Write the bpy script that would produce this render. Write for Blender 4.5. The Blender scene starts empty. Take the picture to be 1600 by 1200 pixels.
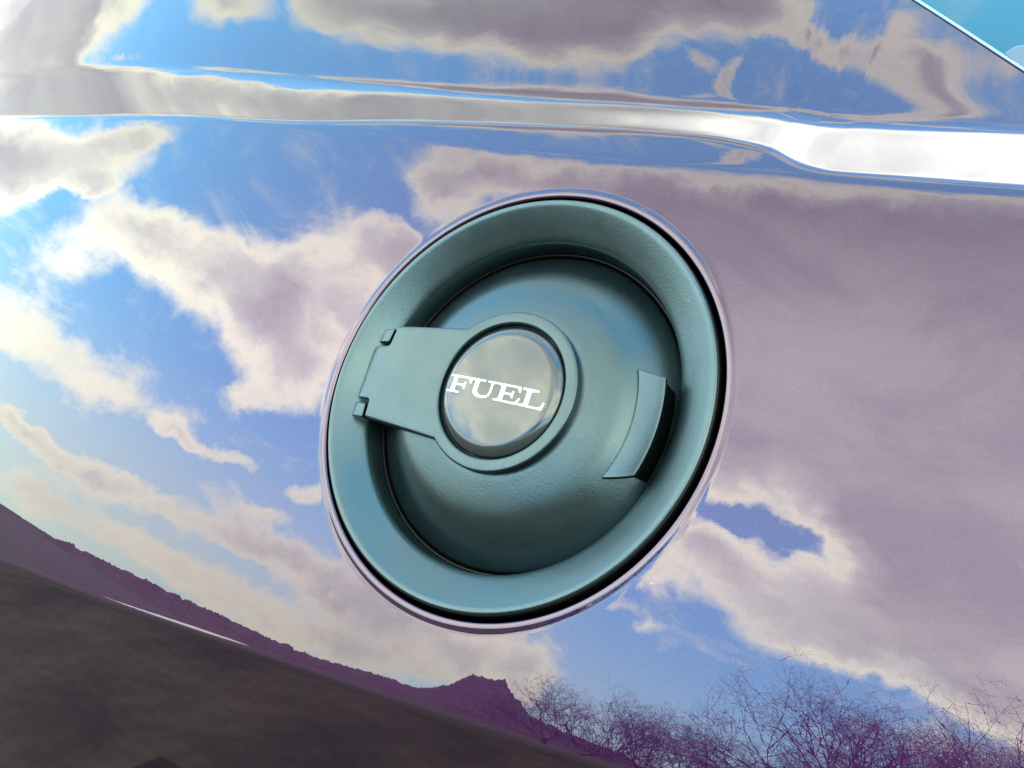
import bpy, bmesh, math, random
import numpy as np
from mathutils import Vector, Matrix, Euler
from mathutils.geometry import delaunay_2d_cdt

scene = bpy.context.scene
col = scene.collection
rng = random.Random(7)

# ---------------------------------------------------------------- camera, sky, sun, exposure
TILT = math.radians(19.0)          # how far the flank of the car leans back
CAP_H = 0.95                       # height of the filler above the ground
# axes of the flank: X along the car, Z up the panel, N out of the panel
AX = Vector((1, 0, 0)); AZ = Vector((0, math.sin(TILT), math.cos(TILT))); AN = Vector((0, -math.cos(TILT), math.sin(TILT)))
ORG = Vector((0, 0, CAP_H))
F = Matrix(((AX.x, AZ.x, AN.x), (AX.y, AZ.y, AN.y), (AX.z, AZ.z, AN.z)))
FN = np.array([[AX.x, AZ.x, AN.x], [AX.y, AZ.y, AN.y], [AX.z, AZ.z, AN.z]])
def W(p): return ORG + F @ Vector(p)
cam_pos = (0.1658591, -0.06074076, 0.2427998)
cam_rows = ((0.8265891, -0.1606726, 0.5393837), (0.3190333, 0.9232957, -0.2138757), (-0.4636467, 0.3488687, 0.8144461))                # camera axes seen from the flank's axes
R = F @ Matrix(cam_rows)
cam = bpy.data.cameras.new("camera"); co = bpy.data.objects.new("camera", cam); col.objects.link(co)
cam.sensor_width = 36; cam.lens = 27.0; cam.clip_start = 0.005; cam.clip_end = 5000
m = R.to_4x4(); m.translation = W(cam_pos); co.matrix_world = m
scene.camera = co

SUN_EL = math.radians(52)
sun_dir = Vector((0, math.cos(SUN_EL), math.sin(SUN_EL)))     # behind the car
sl = bpy.data.lights.new("sun", "SUN"); sl.energy = 3.0; sl.angle = math.radians(0.5); sl.color = (1.0, .95, .86)
so = bpy.data.objects.new("sun", sl); col.objects.link(so); so.rotation_euler = sun_dir.to_track_quat('Z', 'Y').to_euler()
scene.view_settings.view_transform = 'Standard'; scene.view_settings.look = 'None'
scene.view_settings.gamma = 1; scene.view_settings.use_curve_mapping = False
scene.view_settings.exposure = 2.45

class NT:
    """small helper for node trees"""
    def __init__(s, tree): s.t = tree; s.n = tree.nodes; s.l = tree.links
    def add(s, kind, ins=None, **props):
        nd = s.n.new(kind)
        for k, v in props.items(): setattr(nd, k, v)
        for k, v in (ins or {}).items(): s.put(nd.inputs[k], v)
        return nd
    def put(s, sock, v):
        if isinstance(v, bpy.types.NodeSocket): s.l.new(v, sock)
        elif isinstance(v, bpy.types.Node): s.l.new(v.outputs[0], sock)
        else: sock.default_value = v
    def math(s, op, a, b=0.0, c=None, clamp=False):
        nd = s.n.new("ShaderNodeMath"); nd.operation = op; nd.use_clamp = clamp
        s.put(nd.inputs[0], a); s.put(nd.inputs[1], b)
        if c is not None: s.put(nd.inputs[2], c)
        return nd.outputs[0]
    def vmath(s, op, a, b=None, scale=None):
        nd = s.n.new("ShaderNodeVectorMath"); nd.operation = op
        s.put(nd.inputs[0], a)
        if b is not None: s.put(nd.inputs[1], b)
        if scale is not None: s.put(nd.inputs['Scale'], scale)
        return nd.outputs[1] if op in ('DOT_PRODUCT', 'LENGTH') else nd.outputs[0]
    def noise(s, vec, scale, detail=4, rough=.5, dist=0.0):
        nd = s.n.new("ShaderNodeTexNoise"); s.put(nd.inputs['Vector'], vec)
        nd.inputs['Scale'].default_value = scale; nd.inputs['Detail'].default_value = detail
        nd.inputs['Roughness'].default_value = rough; nd.inputs['Distortion'].default_value = dist
        return nd
    def ramp(s, v, a, b, lo=0.0, hi=1.0, smooth=True):
        nd = s.n.new("ShaderNodeMapRange"); nd.interpolation_type = 'SMOOTHSTEP' if smooth else 'LINEAR'
        s.put(nd.inputs['Value'], v)
        for k, x in zip(('From Min', 'From Max', 'To Min', 'To Max'), (a, b, lo, hi)): s.put(nd.inputs[k], x)
        return nd.outputs[0]
    def mix(s, f, a, b):
        nd = s.n.new("ShaderNodeMix"); nd.data_type = 'RGBA'
        s.put(nd.inputs[0], f); s.put(nd.inputs[6], a); s.put(nd.inputs[7], b)
        return nd.outputs[2]

# cloud banks in the sky: direction (x, y, z), orientation, angular half sizes, density
CLOUDS = [
(-0.9349,-0.1513,0.3211,-2.3958,-0.3268,-2.9812,0.1195,0.0412,3),
(-0.8814,-0.2139,0.4213,-2.1967,-0.4348,-2.9035,0.0488,0.0182,1.6),
(-0.91,-0.2286,0.3458,-2.3973,-0.3531,-2.8955,0.0315,0.0145,1.6),
(-0.9632,-0.0897,0.2535,-2.5462,-0.2563,-3.0487,0.1024,0.0534,2.5),
(-0.888,-0.3106,0.3391,-2.8749,-0.3459,-2.8051,0.0697,0.0398,1.6),
(-0.9219,-0.2796,0.2681,-2.6303,-0.2714,-2.8472,0.039,0.0318,1.3),
(-0.8389,-0.4129,0.3546,-2.9864,-0.3625,-2.6842,0.1011,0.0512,2.2),
(-0.7845,-0.5085,0.355,2.8653,-0.3629,-2.5665,0.0657,0.0589,2.2),
(-0.7297,-0.4862,0.4808,-2.2871,-0.5016,-2.5538,0.0859,0.0551,1.8),
(-0.78,-0.4745,0.4079,-2.8314,-0.4201,-2.595,0.0945,0.0518,2),
(-0.6916,-0.4919,0.5289,-2.8303,-0.5573,-2.5233,0.0528,0.0298,1.6),
(-0.7512,-0.5636,0.3435,-1.7137,-0.3507,-2.4979,0.0529,0.0459,2),
(-0.7885,-0.5461,0.283,-1.9619,-0.2869,-2.5359,0.0364,0.0227,1.2),
(-0.6561,-0.5475,0.5193,-0.5153,-0.5461,-2.4462,0.0542,0.0525,1.8),
(-0.7135,-0.5533,0.4297,-0.5523,-0.4442,-2.482,0.0539,0.052,2),
(-0.6124,-0.4628,0.6409,-2.5566,-0.6957,-2.4944,0.0909,0.0366,1.8),
(-0.6386,-0.4778,0.6032,-2.9217,-0.6475,-2.4992,0.0547,0.0347,1.7),
(-0.5089,-0.516,0.6891,-2.6961,-0.7602,-2.3493,0.1034,0.0416,2),
(-0.4169,-0.5683,0.7094,-2.9158,-0.7886,-2.2038,0.1022,0.0427,2.4),
(-0.2952,-0.646,0.7039,2.8996,-0.7809,-1.9995,0.1424,0.0986,3.2),
(-0.1244,-0.6724,0.7297,3.0964,-0.8179,-1.7537,0.1867,0.1193,3.6),
(-0.1194,-0.7845,0.6085,2.854,-0.6541,-1.7218,0.2071,0.1371,3.6),
(0.0051,-0.8572,0.515,2.6972,-0.541,-1.5648,0.1693,0.1138,3.4),
(-0.2472,-0.7696,0.5888,-1.583,-0.6295,-1.8816,0.1353,0.1224,2.8),
(-0.2777,-0.8167,0.5058,2.7645,-0.5303,-1.8986,0.0659,0.0603,1.8),
(-0.1031,-0.8793,0.4651,2.8638,-0.4837,-1.6875,0.0785,0.0405,2),
(0.0703,-0.7559,0.651,-1.4706,-0.7088,-1.478,0.2226,0.1166,3.6),
(-0.0494,-0.6451,0.7625,3.1381,-0.8672,-1.6473,0.1442,0.0459,2.4),
(-0.2115,-0.621,0.7547,-2.998,-0.8553,-1.899,0.1363,0.0375,2.2),
(-0.2743,-0.8791,0.3898,3.0961,-0.4004,-1.8732,0.0881,0.0291,1.7),
(-0.3286,-0.8802,0.3425,2.8526,-0.3496,-1.9281,0.0571,0.0258,1.5),
(-0.1631,-0.9179,0.3617,3.0587,-0.3701,-1.7466,0.1538,0.049,2),
(-0.0506,-0.9209,0.3864,2.9303,-0.3967,-1.6257,0.1059,0.0391,2.4),
(-0.069,-0.938,0.3396,3.0908,-0.3465,-1.6442,0.1138,0.0279,1.6),
(0.0566,-0.9395,0.3378,2.9095,-0.3446,-1.5106,0.0746,0.029,1.8),
(0.0251,-0.9116,0.4103,2.937,-0.4227,-1.5433,0.0979,0.0452,2.8),
(0.1202,-0.9329,0.3396,2.9579,-0.3465,-1.4426,0.0632,0.0347,1.8),
(-0.217,-0.8719,0.439,3.0713,-0.4545,-1.8147,0.0746,0.0186,-1.5),
(-0.0274,-0.94,0.34,3.0084,-0.3469,-1.6,0.0574,0.0069,-0.7),
(-0.8344,-0.5173,0.1904,-3.0638,-0.1916,-2.5866,0.0399,0.0136,1.5),
(-0.7984,-0.5701,0.1936,-2.9401,-0.1949,-2.5215,0.0469,0.0115,1.3),
(-0.7147,-0.6683,0.2061,-2.8525,-0.2076,-2.3897,0.0411,0.0135,1.3),
(-0.7461,-0.6459,0.1617,-2.9353,-0.1624,-2.4281,0.0405,0.009,0.9),
(-0.7895,-0.5492,0.2741,-2.7074,-0.2777,-2.5338,0.0336,0.012,0.7),
(-0.919,-0.3859,0.081,-3.028,-0.0811,-2.7441,0.0626,0.0186,1.5),
(-0.8748,-0.4764,0.0882,-2.982,-0.0883,-2.6429,0.0949,0.0254,1.5),
(-0.7982,-0.5921,0.1108,-3.0005,-0.1111,-2.5034,0.115,0.0282,1.6),
(-0.6929,-0.7101,0.125,-3.1233,-0.1253,-2.3439,0.1187,0.0321,1.8),
(-0.5809,-0.8039,0.1272,-3.1106,-0.1276,-2.1965,0.1013,0.0355,1.7),
(-0.4766,-0.8662,0.1503,3.1343,-0.1508,-2.0738,0.0745,0.0406,1.7),
(-0.4205,-0.8939,0.1554,-2.2342,-0.1561,-2.0105,0.0499,0.0393,1.4),
(-0.8284,-0.5586,0.0418,-3.0437,-0.0418,-2.5483,0.1514,0.034,1.3),
(-0.6975,-0.7147,0.0514,-3.082,-0.0514,-2.344,0.1404,0.0337,1.3),
(-0.5929,-0.8012,0.0806,-3.0121,-0.0807,-2.2079,0.1,0.0235,1.3),
(-0.8933,-0.4145,0.1738,-2.9515,-0.1747,-2.7071,0.1282,0.0385,0.6),
(-0.7948,-0.5873,0.1529,-2.9873,-0.1535,-2.5052,0.0998,0.0192,0.6),
(-0.9362,-0.3015,0.1809,-2.6804,-0.1819,-2.8301,0.0688,0.0541,0.95),
(-0.9077,-0.3772,0.1837,-2.6814,-0.1848,-2.7477,0.0932,0.0314,0.7),
(-0.8732,-0.4512,0.1843,-2.7301,-0.1854,-2.6646,0.0952,0.0192,0.6),
(-0.9032,-0.4281,0.0293,-3.076,-0.0293,-2.699,0.062,0.028,1),
(-0.5208,-0.7176,0.4624,-0.8989,-0.4807,-2.1986,0.1996,0.1948,2.3),
(-0.4791,-0.6541,0.5853,-2.9985,-0.6252,-2.203,0.1238,0.0715,2.2),
(-0.6207,-0.6197,0.4803,-0.6289,-0.501,-2.357,0.082,0.0795,1.6),
(-0.4872,-0.8073,0.333,-3.0019,-0.3395,-2.1138,0.1047,0.044,1.6),
(-0.3077,-0.9125,0.2695,-2.6807,-0.2729,-1.8961,0.0213,0.0105,0.75),
(-0.3542,-0.8906,0.2852,3.061,-0.2892,-1.9493,0.0327,0.0085,0.7),
(-0.8927,0.0013,0.4507,-2.3477,-0.4675,3.1402,0.0791,0.0389,2),
(-0.7882,-0.1189,0.6038,-1.8977,-0.6482,-2.9919,0.0499,0.0291,2),
(-0.9203,-0.026,0.3903,-1.6223,-0.4009,-3.1133,0.1418,0.0604,2.6),
(-0.8725,-0.1188,0.4739,-2.2362,-0.4937,-3.0063,0.0293,0.0076,1.2),
(-0.7053,-0.1203,0.6986,-0.971,-0.7735,-2.9727,0.0602,0.0215,2),
(-0.6759,-0.1198,0.7272,-0.9112,-0.8142,-2.9662,0.0688,0.0247,2),
(-0.6397,-0.1045,0.7615,-0.75,-0.8656,-2.9797,0.0847,0.0509,2.6),
(-0.5704,-0.1254,0.8117,-0.4426,-0.9471,-2.9252,0.113,0.083,3.2),
(-0.4901,-0.1282,0.8622,-0.4176,-1.0396,-2.8858,0.1359,0.0898,3.4),
(-0.3936,-0.0963,0.9142,-0.7137,-1.1536,-2.9015,0.1503,0.0972,3.2),
(-0.2793,-0.0803,0.9568,-0.4696,-1.2759,-2.8615,0.1351,0.0952,2.8),
(-0.1675,-0.1196,0.9786,-2.571,-1.3635,-2.5217,0.1311,0.0751,2.2),
(0.0711,-0.1932,0.9786,2.7539,-1.3635,-1.2183,0.1904,0.0355,1.8),
(-0.9249,0.0647,0.3746,1.5708,-0.384,3.0718,0.0873,0.0873,2.6),
(-0.8596,0.1055,0.5,1.5708,-0.5236,3.0194,0.0698,0.0698,2.6),
(-0.7646,0.1906,0.6157,1.5708,-0.6632,2.8972,0.0873,0.0873,3),
(-0.6441,0.2602,0.7193,0,-0.8029,2.7576,0.1047,0.1047,3.2),
(-0.5314,0.2825,0.7986,0,-0.925,2.6529,0.1222,0.1047,3.4),
(-0.4024,0.2418,0.8829,0,-1.0821,2.6005,0.1222,0.1047,3),
(0.0119,0.3418,0.9397,0,-1.2217,1.5359,0.384,0.1047,1.7),
(-0.1873,0.3244,0.9272,0,-1.1868,2.0944,0.1745,0.0873,1.5),
(0.0648,0.7403,0.6691,-0,-0.733,1.4835,0.6981,0.1222,1.2),
(-0.4967,0.7094,0.5,0,-0.5236,2.1817,0.3142,0.1222,1.6),
(0.5777,-0.6885,0.4384,-3.1416,-0.4538,-0.8727,0.5236,0.2094,2.4),
(0.4545,-0.4545,0.766,3.1416,-0.8727,-0.7854,0.2094,0.1396,2.2),
(0.8067,0.1422,0.5736,0,-0.6109,0.1745,0.4538,0.2443,2.2),
(0.7198,0.604,0.342,-0,-0.3491,0.6981,0.6981,0.1047,1.5),
(-0.483,0.8365,0.2588,0,-0.2618,2.0944,0.5236,0.0873,1.5),
(0.9448,-0.2532,0.2079,3.1416,-0.2094,-0.2618,0.5236,0.0873,1.6),
(-0.016,-0.0679,0.9976,-2.1847,-1.501,-1.802,0.0525,0.0157,0.35),
(-0.0763,-0.1211,0.9897,2.4891,-1.4272,-2.133,0.0324,0.0157,0.5),
(-0.0586,-0.1674,0.9841,2.7853,-1.3925,-1.9078,0.0157,0.0157,0.75),
(-0.043,-0.1802,0.9827,2.0005,-1.3845,-1.8048,0.0157,0.0157,0.7),
(-0.0424,-0.1831,0.9822,1.994,-1.3817,-1.7982,0.0157,0.0157,0.4),
(-0.8453,0.0182,0.5341,-1.1391,-0.5634,3.12,0.0502,0.0349,2.6),
(-0.8045,0.0497,0.5918,-0.8885,-0.6333,3.0799,0.0495,0.0349,2.6),
(-0.7644,0.0953,0.6377,-0.6793,-0.6915,3.0175,0.0536,0.0349,2.6),
(-0.721,0.1546,0.6754,-0.5328,-0.7416,2.9304,0.0503,0.0349,2.6),
(-0.679,0.2137,0.7024,-0.9132,-0.7787,2.8366,0.0511,0.0349,2.6),
(-0.6207,0.2458,0.7445,-0.861,-0.8398,2.7645,0.0511,0.0349,2.6),
(-0.9163,0.0185,0.4001,-1.7661,-0.4116,3.1214,0.0503,0.0244,2),
(-0.8835,0.0028,0.4685,-0.7839,-0.4875,3.1384,0.053,0.0244,2),
(-0.9077,-0.0549,0.416,-0.8121,-0.4291,-3.0812,0.053,0.0244,2),
(-0.3321,-0.2925,0.8968,2.9336,-1.1124,-2.4194,0.043,0.0157,1.2),
(-0.2977,-0.3486,0.8887,-1.354,-1.0946,-2.2776,0.104,0.0157,1.6),
(-0.0845,0.051,0.9951,0.0292,-1.472,2.5988,0.104,0.0157,1.6),
]

world = bpy.data.worlds.new("World"); scene.world = world; world.use_nodes = True
w = NT(world.node_tree); w.n.clear()
world.cycles.sampling_method = 'MANUAL'; world.cycles.sample_map_resolution = 512
sky = w.add("ShaderNodeTexSky", sky_type='NISHITA', sun_disc=False, sun_elevation=SUN_EL, sun_rotation=0.0, altitude=100.0, air_density=1.0, dust_density=0.15, ozone_density=2.5)
tc = w.add("ShaderNodeTexCoord").outputs['Generated']
n1 = w.noise(tc, 5.0, 6, .55)
n2 = w.noise(tc, 24.0, 5, .6)
wv = w.vmath('MULTIPLY_ADD', n1.outputs['Color'], (.07, .07, .07)); 
nd = wv.node; nd.inputs[2].default_value = (-.035, -.035, -.035)
wv2 = w.vmath('MULTIPLY_ADD', n2.outputs['Color'], (.05, .05, .05)); wv2.node.inputs[2].default_value = (-.025, -.025, -.025)
p = w.vmath('ADD', w.vmath('ADD', tc, wv), wv2)
total = None
for (cx, cy, cz, ex, ey, ez, s1, s2, wt) in CLOUDS:
    mp = w.add("ShaderNodeMapping", {'Vector': p, 'Location': (cx, cy, cz), 'Rotation': (ex, ey, ez), 'Scale': (.8, s1 * 1.38, s2 * 1.38)}, vector_type='TEXTURE')
    g = w.add("ShaderNodeTexGradient", {'Vector': mp}, gradient_type='SPHERICAL')
    total = w.math('MULTIPLY_ADD', g.outputs['Fac'], wt, total if total is not None else 0.0)
fb = w.noise(w.vmath('MULTIPLY', tc, (1.0, 1.0, 1.7)), 7.5, 14, .68, .6)
fb2 = w.noise(tc, 3.2, 6, .6)
dens = w.math('ADD', total, w.math('MULTIPLY', w.math('SUBTRACT', fb.outputs['Fac'], .5), 2.4))
mask = w.math('POWER', w.ramp(dens, -.05, 1.15), .95)
thick = w.ramp(w.math('ADD', dens, w.math('MULTIPLY', w.math('SUBTRACT', fb2.outputs['Fac'], .5), 2.2)), 1.1, 3.6)
fb3 = w.noise(w.vmath('MULTIPLY', tc, (1.0, 1.0, 2.2)), 4.5, 8, .6, .5)
gray = w.mix(w.ramp(fb3.outputs['Fac'], .34, .66), (.47, .49, .49, 1), (.60, .64, .59, 1))
body = w.mix(w.ramp(w.math('ADD', dens, w.math('MULTIPLY', w.math('SUBTRACT', fb3.outputs['Fac'], .5), 3.0)), .7, 2.3), (1.22, 1.23, .95, 1), (.86, .90, .79, 1))
ccol = w.mix(thick, body, gray)
# cloud near the sun is lit through and brighter
sd = w.vmath('DOT_PRODUCT', tc, tuple(sun_dir))
glow = w.math('MULTIPLY', w.ramp(sd, .86, .99, 1.0, 1.55), w.math('ADD', w.ramp(sd, 0.0, .30, 1.0, .52), w.ramp(sd, .82, .93, 0.0, .48)))
ccol = w.vmath('SCALE', ccol, scale=glow)
gm_ = w.add("ShaderNodeGamma", {'Color': w.vmath('SCALE', sky.outputs[0], scale=.15), 'Gamma': .75})
skyc = w.vmath('MULTIPLY', gm_, (0.41, 0.82, 1.10))
skyc = w.vmath('ADD', skyc, (.06, .13, .08))          # thin high haze
elv = w.add("ShaderNodeSeparateXYZ", {'Vector': tc}).outputs[2]
mask = w.math('MAXIMUM', mask, w.ramp(elv, .02, .30, .55, .0))     # veil of pale haze low in the sky
full = w.mix(mask, skyc, ccol)
# haze near the horizon dims both sky and cloud
full = w.vmath('SCALE', full, scale=w.ramp(elv, .0, .36, .64, 1.0))
bg = w.add("ShaderNodeBackground", {'Color': full, 'Strength': 1.0})
wo = w.add("ShaderNodeOutputWorld", {'Surface': bg})

# ---------------------------------------------------------------- shape of the body side
def sp(t,w):
    u=t/w
    return w*np.where(u>30,u,np.log1p(np.exp(np.minimum(u,30))))
def interp(x,xs,ys):
    # smooth (C1) monotone-ish cubic interpolation
    xs=np.asarray(xs,float); ys=np.asarray(ys,float)
    m=np.gradient(ys,xs)
    x=np.asarray(x,float); xc=np.clip(x,xs[0],xs[-1])
    k=np.clip(np.searchsorted(xs,xc)-1,0,len(xs)-2)
    h=xs[k+1]-xs[k]; s=(xc-xs[k])/h
    y=(2*s**3-3*s**2+1)*ys[k]+(s**3-2*s**2+s)*h*m[k]+(-2*s**3+3*s**2)*ys[k+1]+(s**3-s**2)*h*m[k+1]
    return y+np.where(x<xs[0],(x-xs[0])*m[0],0)+np.where(x>xs[-1],(x-xs[-1])*m[-1],0)
T=lambda d:np.tan(np.radians(d))
def zc(x): return interp(x,[-.6,-.29,-.168,-.002,.102,.16,.30],[.161,.1385,.126,.1080,.1000,.0962,.088])
def zl(x): return interp(x,[-.6,-.286,-.167,-.12,-.0742,-.0215,.0477,.0817,.3],[-.181,-.1503,-.1388,-.1334,-.1281,-.1222,-.1134,-.1089,-.080])
def lens(x): return .0006+sp(interp(x,[-.6,-.24,-.18,-.10,-.03,.03,.06,.076,.088,.098,.3],[.0008,.0010,.0035,.0100,.0140,.0150,.0130,.0095,.0035,.0008,.0008])-.0006,.0004)
def sig(u): return 1/(1+np.exp(-np.clip(u,-40,40)))
H0=-0.0012
def H(x,z):
    x=np.asarray(x,float); z=np.asarray(z,float)
    h=H0-x*x/(2*10.0)-z*z/(2*6.0)
    t=z-zc(x)
    k=.24+.76*sig((x+.27)/.11)
    h=h-T(7)*k*sp(t,.0009)-T(23)*k*sp(t-lens(x),.0010)+T(26)*k*sp(t-.034-.022*sig((-x-.25)/.1),.0028)
    q=sp(t-.050,.006)
    h=h-q*q/(2*.75)*sig((x+.27)/.11)*(1-.35*sig((x-.10)/.03))
    # rear pillar ridge, fading in above the shoulder
    d=(x-.060)*.62+(z-.165)*.78
    h=h-T(5)*sp(d,.010)*sig((t-.045)/.008)
    # lower feature line : small bead then tuck-under
    b=zl(x)-z
    a=sig((-x-.07)/.03)
    g=(T(8.0)+T(4.0)*sig((x+.13)/.04))*a
    h=h+g*sp(b+.0012,.00042)-g*sp(b,.0006)
    h=h-T(17)*sp(b-.0006,.0008)
    return h
def N(x,z,f=H,e=2e-5):
    hx=(f(x+e,z)-f(x-e,z))/(2*e); hz=(f(x,z+e)-f(x,z-e))/(2*e)
    n=np.stack([-hx,-hz,np.ones_like(hx)],-1)
    return n/np.linalg.norm(n,axis=-1,keepdims=True)

# ---------------------------------------------------------------- materials
def principled(name, **kw):
    mt = bpy.data.materials.new(name); mt.use_nodes = True
    t = NT(mt.node_tree); b = t.n['Principled BSDF']
    for k, v in kw.items():
        t.put(b.inputs[k.replace('_', ' ')], v)
    return mt, t, b
def m_paint():
    mt, t, b = principled("purple_clearcoat_paint", Base_Color=(.030, .006, .032, 1), Metallic=1.0, Roughness=.33, Coat_Weight=1.0, Coat_Roughness=0.0, Coat_IOR=1.9)
    oc = t.add("ShaderNodeTexCoord").outputs['Object']
    fl = t.noise(oc, 2600, 2, .6); big = t.noise(oc, 6, 3, .5)
    c = t.mix(t.ramp(fl.outputs['Fac'], .35, .7), (.025, .0035, .026, 1), (.052, .0095, .057, 1))
    dust = t.noise(oc, 420, 1, .4)            # sparse dust specks
    c = t.mix(t.ramp(dust.outputs['Fac'], .845, .87, 0, .8), c, (.30, .28, .30, 1))
    t.put(b.inputs['Base Color'], c); b.inputs['Specular IOR Level'].default_value = .25; b.inputs['Specular Tint'].default_value = (.36, .30, .38, 1)
    # orange peel of the lacquer
    bp = t.add("ShaderNodeBump", {'Height': t.noise(oc, 420, 2, .5).outputs['Fac'], 'Strength': .5, 'Distance': .0000025})
    t.put(b.inputs['Coat Normal'], bp.outputs[0])
    # fine hairlines and dust in the lacquer
    st = t.noise(t.vmath('MULTIPLY', oc, (30, 30, 700)), 1.0, 3, .7)
    t.put(b.inputs['Coat Roughness'], t.ramp(st.outputs['Fac'], .45, .9, .0, .03))
    return mt
def m_plastic(name, r0, r1, ior, k):
    mt, t, b = principled(name, Roughness=.32, Specular_IOR_Level=.5, IOR=ior, Specular_Tint=(.64, .91, .96, 1))
    oc = t.add("ShaderNodeTexCoord").outputs['Object']
    n = t.noise(oc, 60, 5, .6); f = t.noise(oc, 1100, 4, .65)
    c = t.mix(t.ramp(n.outputs['Fac'], .3, .75), (.0035 * k, .0080 * k, .0083 * k, 1), (.005 * k, .0105 * k, .0108 * k, 1))
    sp_ = t.noise(oc, 330, 1, .5)
    c = t.mix(t.ramp(sp_.outputs['Fac'], .84, .87, 0, .3), c, (.12, .15, .15, 1))
    t.put(b.inputs['Base Color'], c)
    t.put(b.inputs['Roughness'], t.ramp(n.outputs['Fac'], .3, .7, r0, r1))
    bp = t.add("ShaderNodeBump", {'Height': f.outputs['Fac'], 'Strength': .6, 'Distance': .00012})
    t.put(b.inputs['Normal'], bp.outputs[0])
    return mt
PAINT = m_paint(); PLASTIC = m_plastic("grained_blue_green_plastic", .26, .34, 1.98, .7); MATTE = m_plastic("matt_blue_green_plastic", .29, .36, 2.1, 1.3)
BLACK, _t, _b = principled("black_rubber", Base_Color=(.003, .003, .0035, 1), Roughness=.4, Specular_IOR_Level=.25)
def m_badge():
    mt, t, b = principled("smoked_badge_resin", Roughness=.25, Coat_Weight=1.0, Coat_IOR=1.55, Coat_Roughness=.03)
    oc = t.add("ShaderNodeTexCoord").outputs['Object']
    s = t.vmath('MULTIPLY', oc, (500, 900, 1800))
    n = t.noise(t.vmath('ADD', s, t.vmath('SCALE', t.noise(oc, 80, 2).outputs['Color'], scale=3.0)), .32, 3, .6)
    c = t.mix(t.ramp(n.outputs['Fac'], .70, .76), (.020, .028, .029, 1), (.006, .008, .008, 1))
    t.put(b.inputs['Base Color'], c)
    t.put(b.inputs['Coat Roughness'], t.ramp(n.outputs['Fac'], .68, .78, .012, .2))
    return mt
BADGE = m_badge()
WHITE, _t, _b = principled("white_lettering", Base_Color=(.85, .83, .85, 1), Roughness=.4)
GLASS, _t, _b = principled("tinted_window_glass", Base_Color=(.01, .085, .12, 1), Roughness=.05, Coat_Weight=1.0, Coat_IOR=1.42, Specular_IOR_Level=.3)
TRIM, _t, _b = principled("bright_window_trim", Base_Color=(.30, .40, .50, 1), Metallic=1.0, Roughness=.4)

# ---------------------------------------------------------------- mesh helpers (all in flank axes)
def mesh_obj(name, verts, faces, mat, parent=None, normals=None, smooth=True):
    v = np.asarray(verts, float) @ FN.T + np.array(ORG)
    me = bpy.data.meshes.new(name); me.from_pydata(v.tolist(), [], [tuple(int(i) for i in f) for f in faces]); me.materials.append(mat)
    me.polygons.foreach_set("use_smooth", [smooth] * len(me.polygons)); me.update()
    if normals is not None:
        nn = np.asarray(normals, float) @ FN.T
        me.normals_split_custom_set_from_vertices(nn.tolist())
    o = bpy.data.objects.new(name, me); col.objects.link(o)
    if parent: o.parent = parent
    return o

car = bpy.data.objects.new("car", None); col.objects.link(car)
car["label"] = "glossy purple car flank mirroring sky and clouds, with a round blue-green FUEL filler"; car["category"] = "car"

# ---- painted body side
def zE(x): return np.minimum(.62, np.where(x < .165, .2036 - .963 * (x - .1076), np.maximum(.2036 - .963 * (.165 - .1076) - .5 * (x - .165), zc(x) + .05)))
def cols(a, b, n, p=1.0): return list(a + (b - a) * np.linspace(0, 1, n, endpoint=False) ** p)
XB = .112
xs = np.array(cols(-1.15, -.62, 30) + cols(-.62, -XB, 240) + cols(-XB, XB, 160) + cols(XB, .22, 50) + cols(.22, .6, 25) + [.6])
K = [(lambda x: np.full_like(x, -.62), 16), (lambda x: zl(x) - .06, 36), (lambda x: zl(x) - .008, 36), (lambda x: zl(x) + .0075, 70),
     (lambda x: zc(x) - .0055, 34), (lambda x: zc(x) + .004, 60), (lambda x: zc(x) + .022, 24), (lambda x: np.minimum(zc(x) + .034, .9 * zE(x) + .1 * zc(x)), 60),
     (lambda x: np.minimum(zc(x) + .10, .5 * zE(x) + .5 * zc(x) + .018), 110), (lambda x: zE(x), 0)]
rows, start = [], []
for (c0, n), (c1, _n) in zip(K[:-1], K[1:]):
    start.append(len(rows))
    z0, z1 = c0(xs), c1(xs)
    for i in range(n): rows.append(z0 + (z1 - z0) * i / n)
start.append(len(rows)); rows.append(K[-1][0](xs))
Zg = np.array(rows); Xg = np.broadcast_to(xs, Zg.shape)
nr, nc = Zg.shape
P = np.stack([Xg, Zg, H(Xg, Zg)], -1).reshape(-1, 3); Nn = N(Xg, Zg).reshape(-1, 3)
c0 = int(np.argmin(abs(xs + XB))); c1 = int(np.argmin(abs(xs - XB))); r0, r1 = start[3], start[4]
faces = []
for r in range(nr - 1):
    for c in range(nc - 1):
        if r0 <= r < r1 and c0 <= c < c1: continue
        a = r * nc + c; faces.append((a, a + 1, a + nc + 1, a + nc))
loop = [(r0, c) for c in range(c0, c1)] + [(r, c1) for r in range(r0, r1)] + [(r1, c) for c in range(c1, c0, -1)] + [(r, c0) for r in range(r1, r0, -1)]
lid_ = np.array([r * nc + c for r, c in loop]); bp_ = P[lid_][:, :2]
ang = np.arctan2(bp_[:, 1], bp_[:, 0])
RO = .0915
cp_ = np.stack([np.cos(ang), np.sin(ang)], -1)
prev = lid_; verts = [P]; nrm = [Nn]; cnt = len(P); L = len(loop)
def lip(r):        # gentle collar rising a hair before the edge is rolled in
    return .00022 * np.exp(-((r - .0893) / .0012) ** 2)
def Hl(x, z): return H(x, z) + lip(np.hypot(x, z))
rings = [('q', s) for s in np.linspace(0, 1, 26)[1:]] + [('c', r) for r in np.linspace(RO, .0883, 16)[1:]] 
fr = .0013
for k in range(1, 11):
    rings.append(('f', k / 10 * math.pi / 2))
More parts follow.
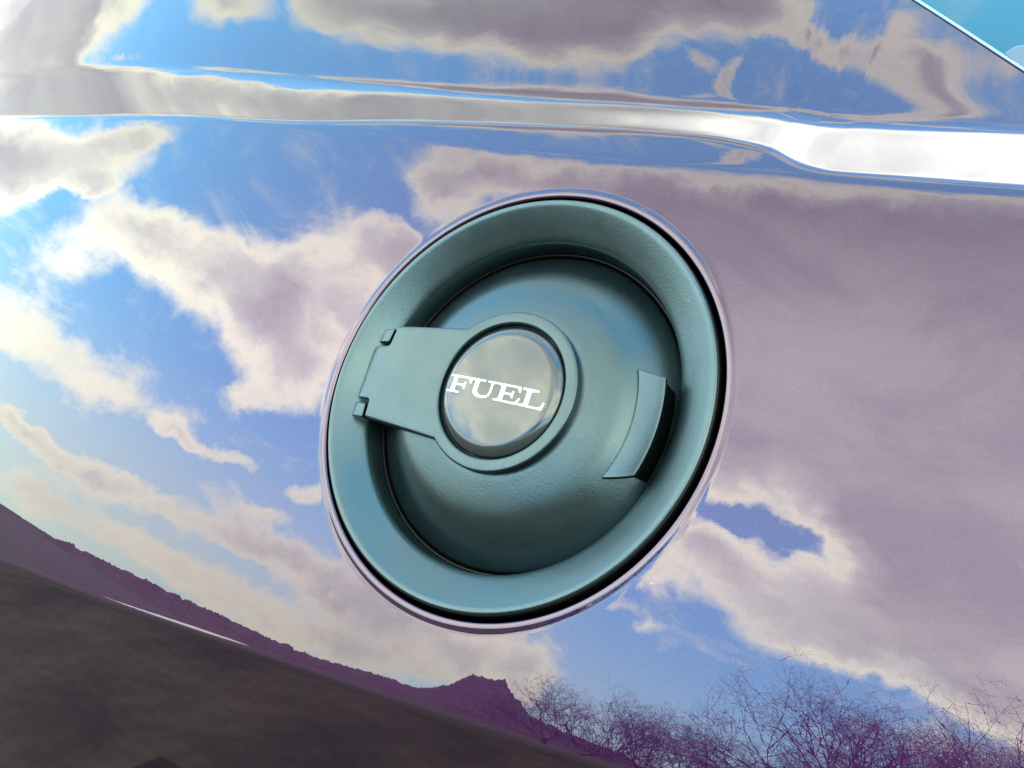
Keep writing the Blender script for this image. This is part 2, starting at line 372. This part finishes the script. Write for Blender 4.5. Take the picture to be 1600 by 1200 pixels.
rings += [('w', d) for d in (.004, .009, .016)]
for kind, s in rings:
    if kind == 'q': xy = bp_ + (cp_ * RO - bp_) * s; h = Hl(xy[:, 0], xy[:, 1]); nn = N(xy[:, 0], xy[:, 1], Hl)
    elif kind == 'c': xy = cp_ * s; h = Hl(xy[:, 0], xy[:, 1]); nn = N(xy[:, 0], xy[:, 1], Hl)
    else:
        a = s if kind == 'f' else math.pi / 2
        rr = .0883 - fr * math.sin(a); xy = cp_ * rr
        drop = fr * (1 - math.cos(a)) + (s if kind == 'w' else 0)
        h = Hl(cp_[:, 0] * .0883, cp_[:, 1] * .0883) - drop
        base = N(cp_[:, 0] * .0883, cp_[:, 1] * .0883, Hl)
        inw = np.concatenate([-cp_, np.zeros((L, 1))], 1)
        nn = base * math.cos(a) + inw * math.sin(a)
    verts.append(np.concatenate([xy, h[:, None]], 1)); nrm.append(nn)
    cur = np.arange(cnt, cnt + L); cnt += L
    for i in range(L):
        j = (i + 1) % L; faces.append((prev[i], prev[j], cur[j], cur[i]))
    prev = cur
body = mesh_obj("quarter_panel", np.concatenate(verts), faces, PAINT, car, np.concatenate(nrm))

# ---- round parts: lathe about the filler's own axis
def lathe(name, prof, mat, parent, seg=256, cap=False):
    prof = np.array(prof, float) / 1000
    th = np.linspace(0, 2 * math.pi, seg, endpoint=False)
    v = np.stack([np.outer(prof[:, 0], np.cos(th)), np.outer(prof[:, 0], np.sin(th)), np.repeat(prof[:, 1:2], seg, 1)], -1).reshape(-1, 3)
    fc = []
    for i in range(len(prof) - 1):
        for j in range(seg):
            k = (j + 1) % seg; fc.append((i * seg + j, (i + 1) * seg + j, (i + 1) * seg + k, i * seg + k))
    if cap: fc.append(tuple(range((len(prof) - 1) * seg, len(prof) * seg)))
    return mesh_obj(name, v, fc, mat, parent)
def smooth_prof(pts, n=8):
    """Catmull-Rom through the points"""
    p = np.array(pts, float); p = np.vstack([2 * p[0] - p[1], p, 2 * p[-1] - p[-2]]); out = []
    for i in range(1, len(p) - 2):
        for t in np.linspace(0, 1, n, endpoint=False):
            a, b, c, d = p[i - 1:i + 3]
            out.append(.5 * ((2 * b) + (-a + c) * t + (2 * a - 5 * b + 4 * c - d) * t * t + (-a + 3 * b - 3 * c + d) * t ** 3))
    return [tuple(x) for x in out] + [tuple(pts[-1])]
# profiles run from outside in (r, n)
lathe("filler_recess", [(87.2, -9), (87.1, -11), (86, -14), (82, -16), (70, -24), (50, -26), (10, -26)], BLACK, car, cap=True)
lathe("filler_seal", smooth_prof([(84.9, -11), (85.6, -8), (85.7, -4), (85.5, -1.6), (85.1, -.9), (84.4, -1.2)], 5), BLACK, car)
bez = smooth_prof([(84.9, -10), (85.0, -3), (84.95, -.8), (84.7, -.25), (84.2, 0), (83.4, -.12), (82.0, -.65), (78.5, -2.7), (75, -5.0), (72, -7.1), (70.6, -8.4), (70.0, -9.5), (69.8, -11.5), (69.8, -22)], 6)
lathe("filler_bezel", bez, MATTE, car)
lathe("gasket", smooth_prof([(70.2, -19.5), (69.8, -18.9), (69.3, -18.5), (68.6, -19.0), (68.3, -22)], 5), BLACK, car)
dome_pts = [(68.0, -25), (68.0, -20.8), (67.7, -19.4), (66.4, -18.0), (63.5, -15.6), (60, -12.9), (56.5, -10.5), (53.3, -8.6), (50.3, -7.1), (47.3, -6.1), (43, -5.2), (38, -4.4), (34, -3.9), (28, -3.6)]
lathe("filler_lid", smooth_prof(dome_pts, 6) + [(20, -3.6), (1, -3.6)], PLASTIC, car, cap=True)
DP = np.array(smooth_prof(dome_pts, 6))[::-1]
def dome_n(r): return float(np.interp(r, DP[:, 0], DP[:, 1]))

# ---- plates with a rounded edge
def offset_loop(lp, d):
    lp = np.asarray(lp); nx = np.roll(lp, -1, 0); pv = np.roll(lp, 1, 0)
    e1 = lp - pv; e2 = nx - lp
    n1 = np.stack([-e1[:, 1], e1[:, 0]], 1); n1 /= np.linalg.norm(n1, axis=1, keepdims=True)
    n2 = np.stack([-e2[:, 1], e2[:, 0]], 1); n2 /= np.linalg.norm(n2, axis=1, keepdims=True)
    b = n1 + n2; b /= np.maximum(1e-9, np.linalg.norm(b, axis=1, keepdims=True))
    return lp + b * (d / np.maximum(.5, (b * n1).sum(1)))[:, None]
def dense(lp, step=.9):
    out = []
    for i, a in enumerate(lp):
        b = lp[(i + 1) % len(lp)]; a, b = np.array(a, float), np.array(b, float)
        k = max(1, int(np.linalg.norm(b - a) / step)); out += [tuple(a + (b - a) * j / k) for j in range(k)]
    return out
def round_corners(lp, rad, n=5):
    out = []; N_ = len(lp)
    for i in range(N_):
        p0, p, p1 = (np.array(lp[j % N_][:2], float) for j in (i - 1, i, i + 1))
        r = rad[i] if isinstance(rad, (list, tuple)) else rad
        a, b = p0 - p, p1 - p; la, lb = np.linalg.norm(a), np.linalg.norm(b)
        r = min(r, la * .45, lb * .45)
        if r <= 0: out.append(tuple(p)); continue
        s, e = p + a / la * r, p + b / lb * r
        for t in np.linspace(0, 1, n): out.append(tuple((1 - t) ** 2 * s + 2 * t * (1 - t) * p + t * t * e))
    return out
def plate(name, outline, nf, depth, bev, mat, parent, holes=(), grid=1.6, hole_depth=None):
    """outline counter-clockwise in mm, nf(x, z) gives the face height, depth is the wall below it"""
    V, Fc = [], []
    inner = []
    for li, lp in enumerate([outline] + list(holes)):
        lp = np.array(lp, float); k = len(lp)
        levels = [(0, -(depth if li == 0 or hole_depth is None else hole_depth)), (0, -bev)] + [(bev * (1 - math.cos(a)), -bev * (1 - math.sin(a))) for a in np.linspace(0, math.pi / 2, 6)[1:]]
        base = len(V)
        for off, dn in levels:
            q = offset_loop(lp, off) if off else lp
            for x, z in q: V.append((x, z, nf(x, z) + dn))
        for r in range(len(levels) - 1):
            for i in range(k):
                j = (i + 1) % k; a = base + r * k; Fc.append((a + i, a + j, a + k + j, a + k + i))
        inner.append((q, base + (len(levels) - 1) * k))
    pts = []; edges = []; idx = []
    for q, b in inner:
        s = len(pts); pts += [Vector((x, z)) for x, z in q]; idx += list(range(b, b + len(q)))
        edges += [(s + i, s + (i + 1) % len(q)) for i in range(len(q))]
    lo, hi = inner[0][0].min(0), inner[0][0].max(0)
    allq = [np.asarray(q) for q, b in inner]
    def inside(x, z, q):
        x0, z0 = q[:, 0], q[:, 1]; x1, z1 = np.roll(x0, -1), np.roll(z0, -1)
        cc = ((z0 > z) != (z1 > z)) & (x < (x1 - x0) * (z - z0) / np.where(z1 == z0, 1e-9, z1 - z0) + x0)
        return cc.sum() % 2 == 1
    for x in np.arange(lo[0], hi[0], grid):
        for z in np.arange(lo[1], hi[1], grid):
            if not inside(x, z, allq[0]) or any(inside(x, z, q) for q in allq[1:]): continue
            if min(np.hypot(q[:, 0] - x, q[:, 1] - z).min() for q in allq) < grid * .45: continue
            pts.append(Vector((x, z))); idx.append(-1)
    vo, eo, fo, ov, oe, of = delaunay_2d_cdt(pts, edges, [], 0, 1e-6)
    mp = []
    for p, orig in zip(vo, ov):
        i = idx[orig[0]] if orig else -1
        if i < 0: V.append((p.x, p.y, nf(p.x, p.y))); i = len(V) - 1
        mp.append(i)
    for f in fo:
        c = sum((vo[i] for i in f), Vector((0, 0))) / len(f)
        if inside(c.x, c.y, allq[0]) and not any(inside(c.x, c.y, q) for q in allq[1:]): Fc.append(tuple(mp[i] for i in f))
    return mesh_obj(name, np.array(V) / 1000, Fc, mat, parent)

def circ(r, a0=0, a1=360, n=90, cx=0, cz=0): return [(cx + r * math.cos(math.radians(a)), cz + r * math.sin(math.radians(a))) for a in np.linspace(a0, a1, n, endpoint=False)]
# hinge arm with the boss that frames the badge
RB = 33.4
aT, aB = 136.5, 229.0
arc = circ(RB, -360 + aB, aT, 150) + [(RB * math.cos(math.radians(aT)), RB * math.sin(math.radians(aT)))]
top_end = arc[-1]; bot = arc[0]
arm = arc + round_corners([top_end, (-62.3, 19.2), (-63.0, 10.0), (-73.4, 8.8), (-71.6, -15.9), (-62.8, -15.6), (-61.8, -23.4), bot], [0, .8, 1.4, 2.2, 2.2, 1.2, 1.0, 0])[1:-1]
def arm_n(x, z):
    return -max(0, -x - 50) ** 2 * .0035 - max(0, -x - 66) ** 2 * .025
arm_o = plate("hinge_arm", dense(arm, .9), arm_n, 12.0, .9, PLASTIC, car, holes=[circ(28.2, 0, 360, 140)[::-1]], hole_depth=5)
def lug_n(x, z): return arm_n(x, z) - .35
plate("hinge_lug", dense(round_corners([(-64.8, 11.3), (-64.0, 18.2), (-70.3, 17.2), (-71.8, 10.9)], .9), .8), lug_n, 9.0, .7, PLASTIC, car, grid=1.0)
plate("hinge_lug", dense(round_corners([(-63.6, -23.9), (-64.4, -17.4), (-71.8, -17.6), (-70.6, -24.2)], .9), .8), lug_n, 9.0, .7, PLASTIC, car, grid=1.0)
# pull tab scooped out of the lid's rim
def tab_n(x, z):
    r = math.hypot(x, z); u = (r - 54) / 12
    return -7.8 + 1.8 * u + 3.0 * u * u
inn = [(54.2 * math.cos(a), 54.2 * math.sin(a)) for a in np.radians(np.linspace(21.9, -24.9, 50))]
outa = [(66.0 * math.cos(a), 66.0 * math.sin(a)) for a in np.radians(np.linspace(-17.6, 14.9, 40))]
plate("tab_shade_wall", dense([(65.5 * math.cos(a), 65.5 * math.sin(a)) for a in np.radians(np.linspace(-16.8, 14.0, 40))] + [(60.5 * math.cos(a), 60.5 * math.sin(a)) for a in np.radians(np.linspace(14.5, -18.0, 40))], 1.0), lambda x, z: tab_n(x, z) - 1.6, 13.0, .2, BLACK, car, grid=1.5)  # black wall added under the tab, its colour standing in for shade
plate("pull_tab", dense(outa + inn, .9), tab_n, 2.2, .45, PLASTIC, car, grid=1.2)

# domed badge with its lettering
def badge_n(r): return 1.3 - .95 * (r / 24.5) ** 2 - 1.5 * max(0, (r - 22.3) / 4.5) ** 2.2
bprof = [(27.2, -6.0), (27.3, -2.6), (27.15, -2.0)] + [(r, badge_n(r)) for r in np.concatenate([np.linspace(26.9, 20, 24), np.linspace(19.5, .02, 26)])]
badge = lathe("badge", bprof, BADGE, car, cap=True)
lathe("badge_ring", [(28.4, -5), (28.2, -2.6), (27.8, -2.3), (27.4, -2.6), (27.3, -6)], BLACK, car)
def bez3(a, b, c, n=8): return [tuple((1 - t) ** 2 * np.array(a) + 2 * t * (1 - t) * np.array(b) + t * t * np.array(c)) for t in np.linspace(0, 1, n)]
S_, H_ = .75, 7.7        # serif thickness and letter height, mm
def L_F():
    return [(0, 0), (7.0, 0), (7.0, .8)] + bez3((6.2, .8), (4.25, .9), (4.25, 1.6), 4) + [(4.25, 3.35), (7.6, 3.35)] + bez3((7.9, 3.3), (8.5, 3.1), (8.6, 2.2), 4) + [(9.3, 2.2), (9.3, 5.3), (8.6, 5.3)] + bez3((8.5, 4.6), (8.2, 4.25), (7.6, 4.2), 4) + [(4.25, 4.2), (4.25, 6.9), (8.6, 6.9)] + bez3((9.6, 6.9), (10.8, 6.7), (11.2, 5.0), 6) + [(12.0, 5.0), (11.9, 7.7), (0, 7.7), (0, 6.9)] + bez3((1.0, 6.9), (2.2, 6.8), (2.2, 6.0), 4) + [(2.2, 1.7)] + bez3((2.2, .9), (1.2, .8), (0, .8), 4)
def L_U():
    o = [(0, 7.7), (0, 6.9), (1.2, 6.85), (1.9, 6.4), (1.9, 2.9)] + bez3((1.9, 2.6), (2.2, -.25), (6.9, -.2), 10)[1:] + bez3((6.9, -.2), (11.0, -.1), (11.1, 3.0), 10)[1:] + [(11.1, 6.2), (11.7, 6.85), (13.2, 6.9), (13.2, 7.7), (8.3, 7.7), (8.3, 6.9), (9.6, 6.85), (10.2, 6.3), (10.2, 3.2)] + bez3((10.1, 2.9), (10.0, 1.0), (7.6, .9), 8)[1:] + bez3((7.6, .9), (4.3, .9), (4.0, 3.0), 8)[1:] + [(4.0, 6.4), (4.6, 6.85), (7.0, 6.9), (7.0, 7.7)]
    return o
def L_E():
    return [(0, 0), (11.6, 0), (12.2, 2.9), (11.4, 2.9)] + bez3((10.9, 1.4), (10.2, .85), (8.8, .8), 6) + [(4.25, .8), (4.25, 3.4), (6.9, 3.4)] + bez3((7.5, 3.35), (7.9, 3.1), (8.0, 2.3), 4) + [(8.7, 2.3), (8.7, 5.3), (8.0, 5.3)] + bez3((7.9, 4.6), (7.5, 4.3), (6.9, 4.25), 4) + [(4.25, 4.25), (4.25, 6.9), (8.4, 6.9)] + bez3((9.6, 6.9), (10.5, 6.5), (10.9, 5.2), 6) + [(11.7, 5.2), (11.4, 7.7), (0, 7.7), (0, 6.9), (1.4, 6.85), (2.2, 6.3), (2.2, 1.5), (1.4, .85), (0, .8)]
def L_L():
    return [(0, 0), (10.6, 0), (11.2, 3.2), (10.4, 3.2)] + bez3((10.0, 1.5), (9.0, .85), (7.6, .8), 6) + [(4.25, .8), (4.25, 6.2), (5.9, 6.85), (7.4, 6.9), (7.4, 7.7), (0, 7.7), (0, 6.9), (1.5, 6.85), (2.2, 6.3), (2.2, 1.5), (1.5, .85), (0, .8)]
def ccw(lp):
    a = sum(x0 * z1 - x1 * z0 for (x0, z0), (x1, z1) in zip(lp, lp[1:] + lp[:1]))
    return lp if a > 0 else lp[::-1]
for fn, x0 in ((L_F, -25.8), (L_U, -13.9), (L_E, -.8), (L_L, 11.4)):
    raw = [(-.6 + (x0 + x + 1.2) * .955, -5.1 + z * .955) for x, z in fn()]
    lp = [raw[0]]
    for q in raw[1:]:
        if math.hypot(q[0] - lp[-1][0], q[1] - lp[-1][1]) > .03: lp.append(q)
    plate("letter", ccw(dense(lp, .8)), lambda x, z: badge_n(math.hypot(x, z)) + .13, .4, .03, WHITE, badge, grid=.9)

# ---- window and its bright edging beside the rear pillar
xw = np.linspace(-.32, .19, 200); zw = zE(xw)
tv, tf, rad = [], [], .00060
for i, (x, z) in enumerate(zip(xw, zw)):
    h = float(H(np.array(x), np.array(z - .001)))
    for k in range(10):
        a = k / 10 * 2 * math.pi
        tv.append((x + rad * math.cos(a) * .68, z + rad * math.cos(a) * .73, h + .0002 + rad * .8 * math.sin(a)))
for i in range(len(xw) - 1):
    for k in range(10): tf.append((i * 10 + k, i * 10 + (k + 1) % 10, (i + 1) * 10 + (k + 1) % 10, (i + 1) * 10 + k))
mesh_obj("window_trim", tv, tf, TRIM, car)
gv, gf = [], []
gx = np.linspace(-.32, .6, 60); gs = np.linspace(0, .3, 20)
for x in gx:
    for s in gs:
        z = float(zE(np.array(x))) - .003 + s
        gv.append((x, z, float(H(np.array(x), zE(np.array(x)))) - .005 - .24 * s - .15 * s * s))
for i in range(59):
    for j in range(19): a = i * 20 + j; gf.append((a, a + 20, a + 21, a + 1))
mesh_obj("window", gv, gf, GLASS, car)

PALE, _t, _b = principled("pale_blue_moulding", Base_Color=(.12, .18, .25, 1), Roughness=.3, Specular_IOR_Level=.8)
plate("window_moulding", dense(round_corners([(143.4, 170.9), (172.5, 142.9), (182.0, 142.0), (182.0, 177.5), (146.2, 174.4)], [.5, 0, 0, 0, 2.2]), 1.5), lambda x, z: -30.2 - (x - 142) * .05, 4.0, .5, PALE, car, grid=3)

# two small stone chips on the flange
CHIP, _t, _b = principled("bare_chip", Base_Color=(.20, .22, .21, 1), Roughness=.6)
BP = np.array(bez)[np.argsort([p[0] for p in bez])]
for cx, cz, r in ((64.03, 46.49, .75), (70.86, 21.54, .5)):
    lp = [(cx + r * (1 + .35 * rng.uniform(-1, 1)) * math.cos(a) * 1.2, cz + r * (.55 + .25 * rng.uniform(-1, 1)) * math.sin(a)) for a in np.linspace(0, 2 * math.pi, 9, endpoint=False)]
    plate("paint_chip", lp, lambda x, z: float(np.interp(math.hypot(x, z), [70.6, 72, 75, 78.5, 82], [-8.4, -7.1, -5.0, -2.7, -.65])) + .12, .3, .03, CHIP, car, grid=.6)

# ---------------------------------------------------------------- what stands round the car and shows in its paint
def struct(o, name_kind='structure'): o["kind"] = name_kind; return o
def plain(name, verts, faces, mat, smooth=True):
    me = bpy.data.meshes.new(name); me.from_pydata([tuple(v) for v in verts], [], faces); me.materials.append(mat)
    me.polygons.foreach_set("use_smooth", [smooth] * len(me.polygons)); me.update()
    o = bpy.data.objects.new(name, me); col.objects.link(o); return o
gm, t, b = principled("dull_brown_grass", Roughness=.95)
oc = t.add("ShaderNodeTexCoord").outputs['Object']
g1 = t.noise(oc, 2.2, 7, .7); g2 = t.noise(oc, 9, 5, .7)
c = t.mix(t.ramp(g1.outputs['Fac'], .35, .7), (.009, .006, .005, 1), (.048, .034, .025, 1))
c = t.mix(t.ramp(g2.outputs['Fac'], .4, .75, 0, .7), c, (.007, .0065, .005, 1))
t.put(b.inputs['Base Color'], c)
gr = plain("ground", [(-2500, -2500, 0), (2500, -2500, 0), (2500, 2500, 0), (-2500, 2500, 0)], [(0, 1, 2, 3)], gm); struct(gr)
hm, t, b = principled("bare_winter_hillside", Roughness=.95)
oc = t.add("ShaderNodeTexCoord").outputs['Object']
c = t.mix(t.ramp(t.noise(oc, .06, 9, .7).outputs['Fac'], .35, .65), (.003, .002, .002, 1), (.030, .020, .012, 1)); t.put(b.inputs['Base Color'], c)
# ridge line seen from the car: azimuth, elevation
AZ_EL = [(-130, 1.0), (-90, 0.8), (-64.5, -0.4), (-59.7, 0.3), (-54.8, 0.8), (-49.8, 1.3), (-44.6, 1.8), (-39.6, 2.4), (-34.8, 3.6), (-32.3, 4.0), (-30.3, 5.2), (-29.0, 6.8), (-26.6, 7.4), (-25.5, 6.8), (-23.9, 6.1), (-20.4, 6.3), (-16.9, 6.7), (-8, 2.5), (40, 2)]
def ridge_el(a):
    return float(np.interp(a, [p[0] for p in AZ_EL], [p[1] for p in AZ_EL]))
vs, fs = [], []
azs = np.arange(-130, 40, .06); D0 = 420.0
from mathutils import noise as mnoise
nrow = 8
for a in azs:
    e = ridge_el(a) + .16 * mnoise.fractal(Vector((a * 1.1, 3, 0)), .8, 2.1, 6) + .12 * abs(mnoise.noise(Vector((a * 4.5, 1, 0)))) + .16 * abs(mnoise.noise(Vector((a * 17, 5, 0))))
    top = CAP_H + D0 * math.tan(math.radians(max(.15, e)))
    for k in range(nrow):
        s = k / (nrow - 1); d = D0 * (.55 + .45 * s) if k < nrow - 1 else D0
        zz = -1 + (top + 1) * (s ** 1.4)
        ar = math.radians(a); vs.append((d * math.sin(ar), -d * math.cos(ar), zz))
    ar = math.radians(a); vs.append((1.6 * D0 * math.sin(ar), -1.6 * D0 * math.cos(ar), -1))
nrow += 1
for i in range(len(azs) - 1):
    for k in range(nrow - 1): q = i * nrow + k; fs.append((q, q + nrow, q + nrow + 1, q + 1))
struct(plain("hills", vs, fs, hm))

# bare trees
bm_, t, b = principled("bare_bark", Roughness=.9, Base_Color=(.014, .009, .008, 1))
def tube(V, Fc, a, b_, ra, rb, n):
    d = (b_ - a).normalized(); u = d.orthogonal().normalized(); v = d.cross(u); s = len(V)
    for p, r in ((a, ra), (b_, rb)):
        for k in range(n):
            q = 2 * math.pi * k / n; V.append(p + u * (r * math.cos(q)) + v * (r * math.sin(q)))
    for k in range(n): Fc.append((s + k, s + (k + 1) % n, s + n + (k + 1) % n, s + n + k))
def bare_tree(h, seed, spread=1.0, levels=8):
    r = random.Random(seed); TV, TF, CV, CF = [], [], [], []
    def grow(p, d, ln, rad, lv):
        k = 3 if lv < 3 else (2 if lv < levels else 1)
        for s in range(k):
            d2 = (d + Vector((r.uniform(-1, 1), r.uniform(-1, 1), r.uniform(-.5, .8))) * .17).normalized(); q = p + d2 * ln / k
            thick = lv < 2
            tube(TV if thick else CV, TF if thick else CF, p, q, rad * (1 - .25 * s / k), rad * (1 - .25 * (s + 1) / k), 6 if thick else 3)
            p, d = q, d2
        if lv >= levels: return
        for _ in range(r.choice((3, 4) if lv < 3 else (2, 3, 3)) if lv < levels - 1 else 4):
            e = (d * (.85 if lv < levels - 2 else .5) + Vector((r.uniform(-1, 1), r.uniform(-1, 1), r.uniform(-.35, .6))) * .95 * spread).normalized()
            if lv > 2: e.z -= .12
            grow(p, e.normalized(), ln * r.uniform(.66, .87) * (.7 if lv == levels - 1 else 1), rad * .56, lv + 1)
    grow(Vector((0, 0, 0)), Vector((0, 0, 1)), h * .22, h * .020, 0)
    return (TV, TF), (CV, CF)
def put_tree(kind, az, dist, label, scale=1.0, rz=0.0):
    root = bpy.data.objects.new("bare_tree", None); col.objects.link(root)
    a = math.radians(az); root.location = (dist * math.sin(a), -dist * math.cos(a), 0); root.rotation_euler = (0, 0, rz); root.scale = (scale,) * 3
    root["label"] = label; root["category"] = "tree"; root["group"] = "bare trees mirrored in the paint"
    for nm, me in kind:
        o = bpy.data.objects.new(nm, me); col.objects.link(o); o.parent = root
kinds = []
for i, (sd_, spr) in enumerate(((3, 1.0), (11, 1.15), (27, .95))):
    (TV, TF), (CV, CF) = bare_tree(9.0, sd_, spr)
    ms = []
    for nm, v, f in (("trunk", TV, TF), ("crown", CV, CF)):
        me = bpy.data.meshes.new(nm); me.from_pydata([tuple(q) for q in v], [], f); me.materials.append(bm_); me.update(); ms.append((nm, me))
    zt = float(np.percentile([q.z for q in CV], 99.3)); kinds.append((ms, zt))
TREES = [(-21.4, 9.3, 55, 0, 0.0), (-18.7, 10.2, 48, 1, 1.7), (-15.2, 10.5, 62, 2, 3.4), (-11.9, 10.5, 70, 0, 5.1), (-8.8, 12.4, 55, 1, 0.52), (-5.7, 12.8, 48, 2, 2.22), (-3.2, 16.4, 62, 0, 3.92), (-0.5, 17.0, 70, 1, 5.62), (2.0, 17.1, 55, 2, 1.04), (4.9, 16.9, 48, 0, 2.74), (7.6, 17.6, 62, 1, 4.44), (10.1, 18.1, 70, 2, 6.14)]
TREE_LABELS = ['bare tree closest to the dark hump of the hill in the mirrored row', 'second bare tree from the dark hill hump in the mirrored row', 'third bare tree from the dark hill hump in the mirrored row', 'fourth bare tree from the hill hump, far and fine-twigged', 'fifth bare tree from the hill hump, below the widest blue sky patch', 'sixth bare tree from the hill hump, where blue sky meets the cloud bank', 'seventh bare tree from the hill hump, taller and darker crowned', 'eighth bare tree from the hill hump, behind the tall dark crowns', 'ninth bare tree from the hill hump, under the pale cloud bank', 'tenth bare tree from the hill hump, near the frame edge', 'last bare tree mirrored before the frame edge, under the cloud bank', 'bare tree just past the end of the mirrored row']
for i, (az, el, dist, k, rz) in enumerate(TREES):
    ms, zt = kinds[k]
    put_tree(ms, az, dist, TREE_LABELS[i], (dist * math.tan(math.radians(el)) + CAP_H) / zt, rz)
print("triangles", sum(len(o.data.polygons) * 2 for o in scene.objects if o.type == 'MESH'))
